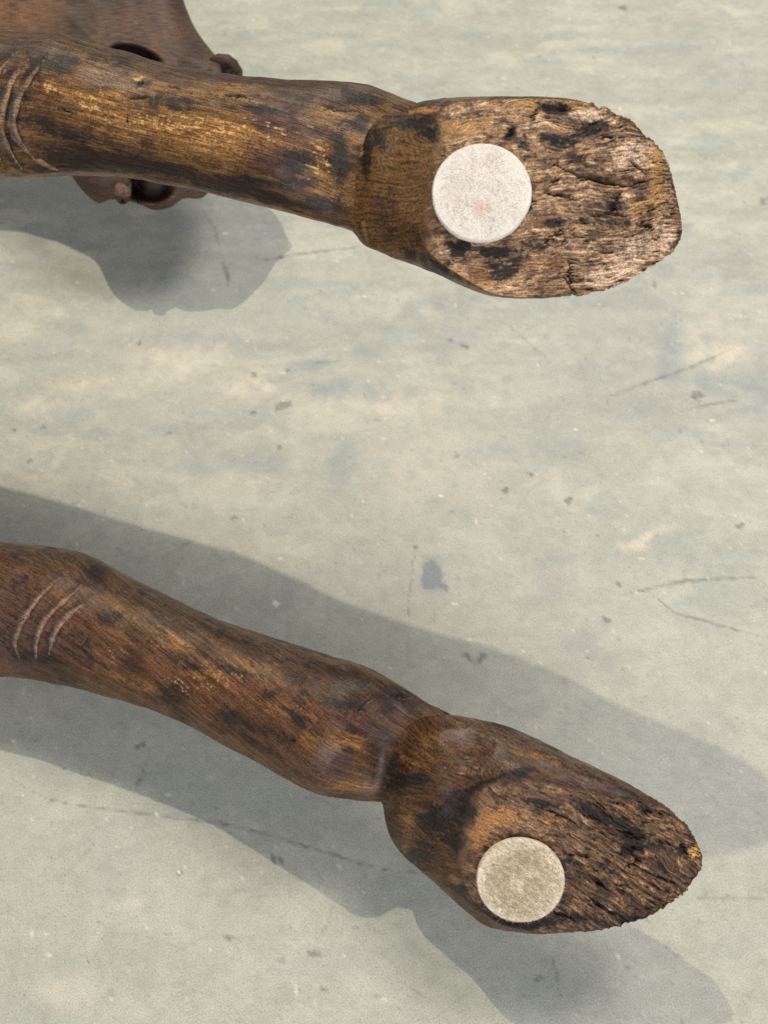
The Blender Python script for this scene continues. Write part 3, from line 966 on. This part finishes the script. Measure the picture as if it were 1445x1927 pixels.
uf_spec = dict(
    seed=3, lip=0.15, soot=0.7, grain=-4, wall_grain=70, rim=(1060, 1150, 9, 980), rough=0.72, rough_from=(930, 1120),
    cracks=[([(1040, 308), (1089, 332), (1140, 340), (1192, 348)], 6), ([(998, 232), (1012, 204)], 5), ([(950, 262), (971, 232)], 6), ([(1014, 463), (1053, 434), (1082, 428)], 5),
            ([(1150, 400), (1158, 372), (1172, 362)], 8), ([(1190, 420), (1230, 428)], 6), ([(1070, 480), (1075, 560)], 3), ([(1130, 255), (1160, 262)], 4), ([(1015, 360), (1080, 372)], 4), ([(1060, 520), (1080, 548)], 4),
            ([(1180, 300), (1215, 330)], 4)],
    bumps=[(0.0016, 1160, 380, 20, 22), (-0.0022, 1160, 345, 40, 9, 8), (-0.002, 1045, 203, 26, 10), (0.001, 1200, 310, 40, 30), (-0.0015, 1155, 395, 8, 14), (0.0012, 740, 300, 60, 60), (-0.0022, 930, 500, 60, 40)],
    wall=OCHRE * 1.15, wall_alt=OCHRE * 0.72,
    wall_stains_shading=[(DARK * 1.5, [(1.0, 700, 262, 30, 26, 40), (.9, 690, 300, 14, 34), (1.0, 800, 250, 24, 30), (.9, 660, 320, 14, 60), (.8, 760, 230, 40, 18), (.9, 830, 520, 60, 18, 20), (.6, 780, 480, 60, 12, 20)], 0.3),  # dark wood, with shade painted into the crease at the heel
                 (GREYB * 0.9, [(1.0, 830, 200, 110, 14, -3), (.8, 760, 215, 60, 12, -25), (.8, 960, 185, 60, 6)], 0.3),
                 (GOLD * 1.3, [(.9, 800, 208, 30, 7, -8), (.6, 860, 228, 32, 12, -15), (.7, 680, 285, 12, 20)], 0.3),
                 (BROWN * 0.8, [(.8, 780, 440, 60, 30), (.7, 720, 400, 30, 60)], 0.35)],
    sole=TAN * 0.92, sole_hi=PALE, sole_lo=(0.20, 0.105, 0.055),
    sole_stains_shading=[((0.36, 0.20, 0.075), [(.9, 880, 240, 60, 24, -10), (.9, 1010, 200, 90, 14), (.8, 1238, 350, 16, 60), (.8, 900, 520, 60, 24), (.7, 1215, 300, 26, 26), (.6, 1200, 400, 20, 26)], 0.35),
                 ((0.17, 0.075, 0.035), [(.9, 1020, 415, 26, 16), (.8, 890, 510, 50, 30), (.6, 1010, 500, 80, 30)], 0.3),
                 (DARK * 1.25, [(1.1, 1040, 203, 34, 12, 8), (1.0, 1118, 238, 32, 15, -10), (.8, 1060, 265, 40, 14), (.9, 1000, 385, 16, 36), (1.0, 1042, 420, 26, 9), (.72, 960, 480, 66, 26, -15), (.9, 905, 468, 56, 10, 8),  # the thin strip under the pad is its shadow, painted dark
                                (.9, 958, 252, 26, 10, -55), (.8, 985, 275, 16, 26), (.7, 1030, 255, 24, 8), (.9, 806, 250, 22, 30), (.8, 950, 515, 30, 20), (.7, 860, 470, 26, 40), (.7, 1150, 385, 30, 20), (.6, 900, 215, 50, 10, -15), (.7, 1050, 455, 30, 14, -20),
                                (.6, 1120, 300, 50, 10, 10), (.6, 1100, 410, 30, 16), (.55, 1180, 420, 50, 10), (.5, 1000, 300, 60, 10)], 0.28),
                 ((0.56, 0.395, 0.275), [(.8, 1190, 290, 40, 36), (.7, 1200, 470, 60, 34, -20), (.6, 1120, 215, 50, 14), (.6, 1150, 520, 60, 20, -10), (.5, 1250, 430, 20, 40)], 0.35)])
foot_u, Pc_u, n_u, F_u = build_foot(leg_u, upper_foot, (905, 367), 0.3717, (0.02, 0.12, 0.40), uf_spec)
blend_joint(leg_u, foot_u, 0.0055)
felt_pad(leg_u, Pc_u, n_u, (905.5, 367), 93, FELT_WHITE, 0.0028, 0.0004, 11, 2600, 0.0016, (0.95, 0.93, 0.90, 0, 0),
         stain=[(0.02, -0.30, 0.30, (0.80, 0.58, 0.54), 0.45)])

# ---- lower leg -------------------------------------------------------------
LO_D = lambda x: 0.4654 - 0.080 * (np.maximum(x, -160) - 680) / 1000
lower_keys = [
    (-850, 960, -850, 1260), (-550, 985, -550, 1262), (-280, 1008, -280, 1266), (-120, 1016, -125, 1270), (0, 1021, -10, 1273), (92, 1029, 60, 1276), (152, 1042, 125, 1288),
    (195, 1065, 185, 1302), (245, 1092, 235, 1316), (305, 1119, 290, 1333), (375, 1152, 340, 1354), (455, 1182, 410, 1390),
    (545, 1211, 490, 1434), (625, 1236, 550, 1466), (685, 1256, 605, 1494), (735, 1282, 650, 1504), (785, 1312, 700, 1508), (835, 1345, 750, 1500), (870, 1390, 810, 1490), (880, 1420, 850, 1470)]
lower_spec = dict(
    seed=7, base=BROWN * 1.15, alt=BROWN * 0.55, soot=0.8,
    grooves=[dict(p=[(118, 1084), (88, 1110), (62, 1141), (45, 1169), (33, 1197), (31, 1214), (38, 1238)], w=5.2, d=0.0007),
             dict(p=[(154, 1102), (121, 1131), (93, 1159), (78, 1183), (71, 1207), (69, 1240)], w=5.2, d=0.0007),
             dict(p=[(171, 1129), (145, 1147), (121, 1169), (105, 1193), (98, 1217), (93, 1232)], w=5.2, d=0.0007)],
    groove_col=(0.30, 0.185, 0.115),
    cracks=[([(0, 1152), (25, 1160), (48, 1170)], 2.5), ([(680, 1330), (690, 1320), (700, 1312)], 3), ([(735, 1311), (775, 1310)], 4), ([(660, 1340), (680, 1335), (686, 1322)], 3), ([(150, 1220), (170, 1195)], 2.5), ([(545, 1393), (560, 1396)], 4)],
    bumps=[(0.0016, 620, 1420, 70, 40, 20), (-0.0012, 720, 1440, 18, 60), (0.0012, 690, 1290, 70, 26, 25), (-0.0008, 690, 1380, 30, 30)],
    stains_shading=[
        (np.array([0.088, 0.044, 0.033]), [(1.1, 10, 1160, 130, 90), (.9, 60, 1210, 70, 50), (1.0, -150, 1150, 120, 120)], 0.35),
        (GREYB * 1.0, [(1.0, 80, 1045, 110, 20, 6), (.9, 420, 1180, 260, 16, 24), (.8, 330, 1170, 110, 22, 25), (.7, 600, 1240, 120, 12, 18)], 0.35),  # grey sheen on the upper side, painted into the colour
        (GOLD * 0.9, [(.9, 320, 1205, 46, 22, 15), (.8, 250, 1160, 40, 18, 35), (.7, 480, 1255, 70, 16, 12), (.75, 210, 1140, 30, 12, 30), (.8, 660, 1480, 60, 14), (.8, 655, 1390, 40, 30), (.7, 575, 1400, 26, 20), (.6, 540, 1330, 60, 22, 15), (.6, 300, 1300, 130, 10, 18), (.6, 400, 1270, 60, 14)], 0.35),
        (np.array([0.125, 0.052, 0.026]), [(1.0, 530, 1300, 90, 22, 10), (.9, 620, 1345, 90, 26, 14), (.8, 470, 1290, 60, 22)], 0.35),
        (RED * 1.0, [(1.1, 640, 1437, 34, 28), (.9, 660, 1360, 60, 24, 20), (.8, 252, 1252, 40, 20, 10), (.6, 140, 1240, 60, 20)], 0.22),
        (DARK * 1.25, [(1.0, 185, 1085, 34, 36, 30), (1.0, 80, 1240, 60, 16, 10), (.9, 150, 1210, 30, 22), (1.0, 660, 1275, 110, 16, 18), (1.1, 735, 1318, 46, 16, 20), (1.0, 640, 1325, 50, 14, 10), (.9, 440, 1262, 30, 9, 14), (.8, 370, 1255, 20, 8),
                   (.9, 510, 1305, 30, 10, -20), (.9, 330, 1310, 40, 18, 25), (.8, 440, 1350, 60, 16, 30), (.8, 520, 1380, 60, 16, 28), (.9, 430, 1200, 40, 7, 20), (.9, 770, 1310, 40, 12, 30), (.8, 590, 1225, 60, 8, 18), (.8, 480, 1400, 60, 10, 28), (.8, 720, 1450, 14, 60), (.7, 560, 1355, 16, 30), (.8, 200, 1160, 30, 22, 30)], 0.42),  # narrow patch where the foot begins is crease shade, painted
    ],
    bare_glints=[(.45, 320, 1205, 50, 22, 15), (.35, 420, 1270, 90, 26, 15), (.5, 250, 1160, 50, 22, 30), (.5, 350, 1290, 60, 20), (.4, 560, 1330, 60, 20), (.4, 210, 1230, 30, 14)])
lower_spec['neck'] = (630, 775, 0.97)
lower_spec['twist'] = 0.36
lower_spec['streak'] = 0.52
lower_spec['smooth'] = [(1.2, -20, 1150, 170, 110), (.8, 620, 1400, 90, 60)]
leg_l = build_shaft(lower_keys, LO_D, KD_L, lower_spec)

lower_foot = [
    (722, 1425, 716, 1465, 0.034, 0.034, 0.00, 0.5, 0.5, 0.010),
    (735, 1395, 720, 1512, 0.033, 0.033, 0.10, 0.5, 0.5, 0.018),
    (765, 1372, 729, 1560, 0.032, 0.031, 0.26, 0.5, 0.5, 0.022),
    (808, 1352, 745, 1594, 0.031, 0.029, 0.50, 0.5, 0.5, 0.025),
    (850, 1346, 788, 1636, 0.030, 0.027, 0.72, .52, .50, 0.026),
    (900, 1354, 832, 1676, 0.029, 0.023, 0.82, .72, .44, 0.026),
    (950, 1366, 872, 1712, 0.027, 0.019, 0.955, .72, .24, 0.025),
    (1010, 1390, 915, 1743, 0.024, 0.014, 1.00, .54, .11, 0.021),
    (1075, 1422, 985, 1756, 0.020, 0.009, 1.00, .43, .05, 0.016),
    (1140, 1455, 1060, 1756, 0.016, 0.006, 1.00, .32, .03, 0.012),
    (1195, 1483, 1130, 1748, 0.012, 0.004, 1.00, .20, .02, 0.009),
    (1245, 1513, 1195, 1733, 0.008, 0.003, 1.00, .12, .02, 0.007),
    (1283, 1545, 1250, 1706, 0.005, 0.003, 1.00, .06, .02, 0.011),
    (1303, 1575, 1287, 1675, 0.003, 0.003, 1.00, .02, .02, 0.008),
    (1314, 1598, 1308, 1648, 0.003, 0.003, 1.00, .02, .02, 0.005),
    (1319, 1612, 1318, 1628, 0.003, 0.003, 1.00, .02, .02, 0.003)]
lf_spec = dict(
    seed=5, lip=0.8, soot=0.65, grain=30, wall_grain=22, rim=(1180, 1290, 7, 920), rough=1.05, rough_from=(960, 1140),
    cracks=[([(1105, 1645), (1122, 1660), (1137, 1672)], 7), ([(1140, 1632), (1165, 1652), (1188, 1673)], 8), ([(1108, 1688), (1130, 1706), (1150, 1716)], 6), ([(1000, 1515), (1050, 1535), (1090, 1552)], 4), ([(1060, 1610), (1110, 1612)], 4),
            ([(1180, 1600), (1200, 1620), (1170, 1640)], 5), ([(1210, 1640), (1260, 1660)], 4), ([(1090, 1530), (1130, 1545)], 5), ([(1283, 1590), (1290, 1605)], 6), ([(1030, 1715), (1080, 1730)], 4), ([(1150, 1560), (1200, 1575)], 4), ([(1214, 1690), (1236, 1706)], 4)],
    bumps=[(-0.0016, 1182, 1604, 16, 12), (0.0014, 1230, 1570, 40, 20, 20), (-0.001, 1120, 1660, 60, 10, 38), (-0.0015, 960, 1725, 60, 14)],
    wall=BROWN * 1.05, wall_alt=BROWN * 0.5,
    wall_stains_shading=[(GREYB * 1.15, [(1.0, 950, 1385, 120, 16, 18), (1.0, 1090, 1440, 120, 12, 27), (.9, 910, 1440, 70, 14, 5)], 0.35),
                 (OCHRE * 1.05, [(.9, 810, 1390, 46, 24, 20), (.8, 790, 1430, 46, 18), (.9, 800, 1660, 60, 16, 40), (.7, 770, 1560, 22, 50), (.8, 860, 1620, 22, 14), (.8, 858, 1655, 16, 12), (.6, 1000, 1420, 60, 10, 20)], 0.35),
                 (GREYB * 2.2, [(.75, 885, 1450, 46, 8, 6)], 0.35),
                 (DARK * 1.3, [(.9, 770, 1470, 36, 14, -10), (1.0, 830, 1530, 50, 30, -15), (1.0, 882, 1540, 22, 46), (.9, 930, 1475, 70, 10, -14), (.8, 960, 1460, 60, 9, -18), (.8, 740, 1440, 14, 50), (.8, 850, 1590, 26, 30), (.8, 800, 1590, 30, 50, 30), (.7, 1150, 1480, 90, 9, 24), (.7, 980, 1380, 90, 8, 20), (.7, 880, 1690, 40, 16, 35)], 0.3),  # dark wood, and painted shade where the heel meets the shaft
                 (RED * 1.3, [(.8, 1040, 1472, 110, 12, 2)], 0.3)],
    sole=np.array([0.155, 0.084, 0.043]), sole_hi=np.array([0.30, 0.175, 0.095]), sole_lo=np.array([0.070, 0.038, 0.022]),
    sole_stains_shading=[((0.33, 0.155, 0.055), [(1.0, 925, 1542, 52, 22, -10), (.8, 900, 1560, 26, 40), (.5, 1000, 1545, 60, 18)], 0.35),
                 ((0.13, 0.065, 0.04), [(.7, 1110, 1580, 70, 30), (.6, 1060, 1500, 80, 12)], 0.35),
                 (DARK * 1.3, [(1.0, 1205, 1578, 46, 26, 15), (1.1, 1180, 1604, 20, 14), (.9, 1140, 1632, 30, 12, 30), (1.0, 960, 1738, 90, 14, 6), (.9, 1100, 1725, 60, 12, 0), (.8, 1000, 1510, 60, 8, 10), (.9, 1095, 1520, 30, 16, 20), (.8, 1150, 1545, 60, 12, 14), (1.0, 1284, 1596, 8, 12), (.9, 900, 1715, 40, 22, 40),
                                (.7, 1240, 1630, 40, 14, 20), (.7, 1060, 1625, 40, 10), (.6, 1060, 1690, 30, 14), (.7, 1190, 1735, 60, 10, -10), (.9, 890, 1530, 14, 30)], 0.28),
                 ((0.52, 0.30, 0.10), [(1.0, 1308, 1604, 12, 14)], 0.25)])  # toe tip caught by the spotlight, painted as a gold spot
foot_l, Pc_l, n_l, F_l = build_foot(leg_l, lower_foot, (980, 1650), 0.4321, (0.03, -0.50, -0.05), lf_spec)
blend_joint(leg_l, foot_l, 0.0065)
felt_pad(leg_l, Pc_l, n_l, (978, 1651), 82, FELT_GREY, 0.0030, 0.0006, 12, 9000, 0.0024, (1.0, 0.95, 0.86, 1.0, -0.6), lie=1.2, var=0.5)
FELT_RIM = None


# ---- head, neck and body (softly out of focus behind the upper leg) ---------
def build_head():
    out = [(348, 8), (365, 48), (392, 88), (412, 110), (440, 124), (455, 150), (450, 200), (440, 250), (418, 310), (395, 358), (382, 372), (345, 374), (322, 390), (290, 395), (262, 384), (238, 378), (206, 376), (188, 383),
           (165, 368), (138, 335), (112, 275), (60, 185), (-10, 130), (-90, 80), (-210, 30), (-340, -10), (-380, -80), (-300, -260), (-100, -330), (120, -300), (270, -190), (325, -80)]
    O = np.array(out + out[:1], float)
    na, nr = 260, 90
    K = np.hstack([O, O]); O = cat(K, na + 1)[:-1, :2]
    C = np.array([190.0, 90.0])
    rr = np.linspace(0, 1, nr) ** 0.8
    XY = C + (O - C)[None] * rr[:, None, None]
    X, Y = XY[..., 0], XY[..., 1]
    Pm = at(X, Y, np.ones(X.shape) * 0.647 + 0.00004 * (Y - 150) * -0.6)
    F = unit(CAM - at(200, 150, 0.647))
    th = 0.030
    edge = (1 - rr)[:, None] * np.ones((1, na))
    prof = np.sqrt(np.clip(1 - (1 - np.clip(edge / 0.42, 0, 1)) ** 2, 0, 1)) * th
    front = prof.copy()
    hole = np.hypot((X - 252 - 0.25 * (Y - 108)) / 46, (Y - 110 - 0.18 * (X - 252)) / 22)
    front -= 0.018 * sstep(1.0, 0.75, hole)
    front += 0.003 * sstep(0.5, 0, np.abs(hole - 1.15))
    mouth = sstep(1, .6, np.hypot((X - 285) / 42, (Y - 352) / 30))
    front -= 0.022 * mouth
    cav = sstep(1, .6, np.hypot((X - 256) / 14, (Y - 345) / 40))
    front -= 0.02 * cav
    nost = sstep(1, .6, np.hypot((X - 427) / 21, (Y - 134) / 15))
    front -= 0.008 * nost
    front += 0.004 * sstep(1.2, .8, np.hypot((X - 420) / 34, (Y - 135) / 26)) * (1 - nost)
    front += fbm(np.stack([X, Y, X * 0], -1) * 0.02, 3, 500) * 0.0016
    Pf = Pm + F * front[..., None]
    Pb = Pm - F * (prof * 1.0)[..., None]
    P = np.concatenate([Pf[:-1], Pb[::-1]], 0)
    n_ = P.shape[0]
    Xa = np.concatenate([X[:-1], X[::-1]], 0); Ya = np.concatenate([Y[:-1], Y[::-1]], 0)
    pp = np.stack([Xa, Ya, Xa * 0], -1)
    e1 = fbm(pp * 0.02, 5, 511); e2 = fbm(pp * np.array([0.015, 0.08, 1]), 4, 521)
    col = np.ones(P.shape) * np.array([0.078, 0.048, 0.033])
    col = lerp(col, (0.16, 0.075, 0.035), np.clip(blobs(Xa, Ya, [(.9, 20, 10, 60, 90), (.5, 90, 20, 60, 60)]) + 0.3 * e1, 0, 1))
    col = col * (1 + 0.45 * e1 + 0.08 * e2)[..., None]
    col = lerp(col, (0.05, 0.034, 0.026), np.clip(stroke(Xa, Ya, [(335, 112), (365, 85)], 6) * .8, 0, 1))
    z = np.zeros((n_, na))
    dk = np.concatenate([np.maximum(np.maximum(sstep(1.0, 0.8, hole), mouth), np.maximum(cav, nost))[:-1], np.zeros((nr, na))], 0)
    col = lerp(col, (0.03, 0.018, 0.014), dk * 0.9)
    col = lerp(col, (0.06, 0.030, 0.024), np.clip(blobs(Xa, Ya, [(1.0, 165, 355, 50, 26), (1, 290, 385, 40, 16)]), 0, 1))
    mask = np.stack([0.6 + 0.3 * e1, z, z], -1)
    G = np.stack([Xa * 0.0003, Ya * 0.0003, z], -1)
    h = mesh_from("head", P - ROOT, grid_quads(n_, na), HEADWOOD, stool, {"albedo": np.clip(col, .004, .9), "mask": mask}, G)

    # a pale peg-like tooth and the rolled nostril rim
    def tube(name, pts, rad, colr, par):
        pts = np.array(pts, float); k = len(pts)
        tg = unit(np.gradient(pts, axis=0))
        s1 = unit(np.cross(tg, np.array([0.13, 0.4, 0.9]))); s2 = np.cross(tg, s1)
        a = np.linspace(0, 2 * math.pi, 16, endpoint=False)
        r_ = np.asarray(rad)[:, None, None]
        Q = pts[:, None] + (s1[:, None] * np.cos(a)[None, :, None] + s2[:, None] * np.sin(a)[None, :, None]) * r_
        c = np.ones(Q.shape) * np.array(colr) * (1 + 0.3 * fbm(Q * 120, 3, 600))[..., None]
        mk = np.ones(Q.shape) * np.array([.6, 0, 0])
        return mesh_from(name, Q - ROOT, grid_quads(k, 16), HEADWOOD, par, {"albedo": c, "mask": mk}, Q)
    pt = lambda x, y, d: at(x, y, d)
    tube("tooth", [pt(229, 320, 0.6391), pt(230, 325, 0.6291), pt(231, 345, 0.6271), pt(231, 366, 0.6271), pt(231, 372, 0.6311), pt(231, 374, 0.6391)],
         [.001, .0048, .0052, .0048, .004, .001], (0.13, 0.075, 0.055), h)
    tube("nostril", [pt(396, 122, 0.6371), pt(400, 116, 0.6271), pt(412, 111, 0.6241), pt(428, 112, 0.6241), pt(440, 121, 0.6261), pt(449, 134, 0.6301), pt(453, 150, 0.6391)],
         [.0012, .0026, .0030, .0031, .0030, .0026, .0012], (0.070, 0.040, 0.028), h)

    # neck runs back to the seat
    def sweep(name, pts, rx, colr, seed):
        pts = np.array(pts, float)
        K2 = np.hstack([pts[:, :2], pts[:, :2], pts[:, 2:3], np.array(rx)[:, None]])
        tt = np.linspace(0, len(pts) - 1, 120)
        i = np.clip(tt.astype(int), 0, len(pts) - 2); f = (tt - i)[:, None]
        f = f * f * (3 - 2 * f)
        C_ = pts[i] * (1 - f) + pts[i + 1] * f
        R_ = np.array(rx)[i] * (1 - f[:, 0]) + np.array(rx)[i + 1] * f[:, 0]
        tg = unit(np.gradient(C_, axis=0))
        s1 = unit(np.cross(tg, np.array([0.0, 0.1, 1.0]))); s2 = np.cross(tg, s1)
        a = np.linspace(0, 2 * math.pi, 90, endpoint=False)
        Q = C_[:, None] + (s1[:, None] * np.cos(a)[None, :, None] + s2[:, None] * np.sin(a)[None, :, None]) * R_[:, None, None]
        Q = Q + grid_normals(Q) * (fbm(Q * 40, 3, seed) * 0.002)[..., None]
        e = fbm(Q * 60, 5, seed + 5)
        c = lerp(np.ones(Q.shape) * np.array(colr), DARK * 1.5, sstep(0.0, 0.5, e) * .7)
        mk = np.stack([0.4 + 0.4 * e, e * 0, e * 0], -1)
        return mesh_from(name, Q - ROOT, grid_quads(120, 90), WOOD, stool, {"albedo": np.clip(c, .004, .9), "mask": mk}, Q)
    sweep("neck", [(-0.25, 0.62, 0.085), (-0.36, 0.60, 0.11), (-0.50, 0.50, 0.16)], [0.035, 0.045, 0.07], GREYB, 700)
    sweep("seat", [(-0.462, 0.36, 0.165), (-0.465, 0.36, 0.165), (-0.52, 0.36, 0.165), (-0.60, 0.36, 0.165), (-0.605, 0.36, 0.165)], [0.002, 0.15, 0.163, 0.15, 0.002], BROWN, 720)


build_head()
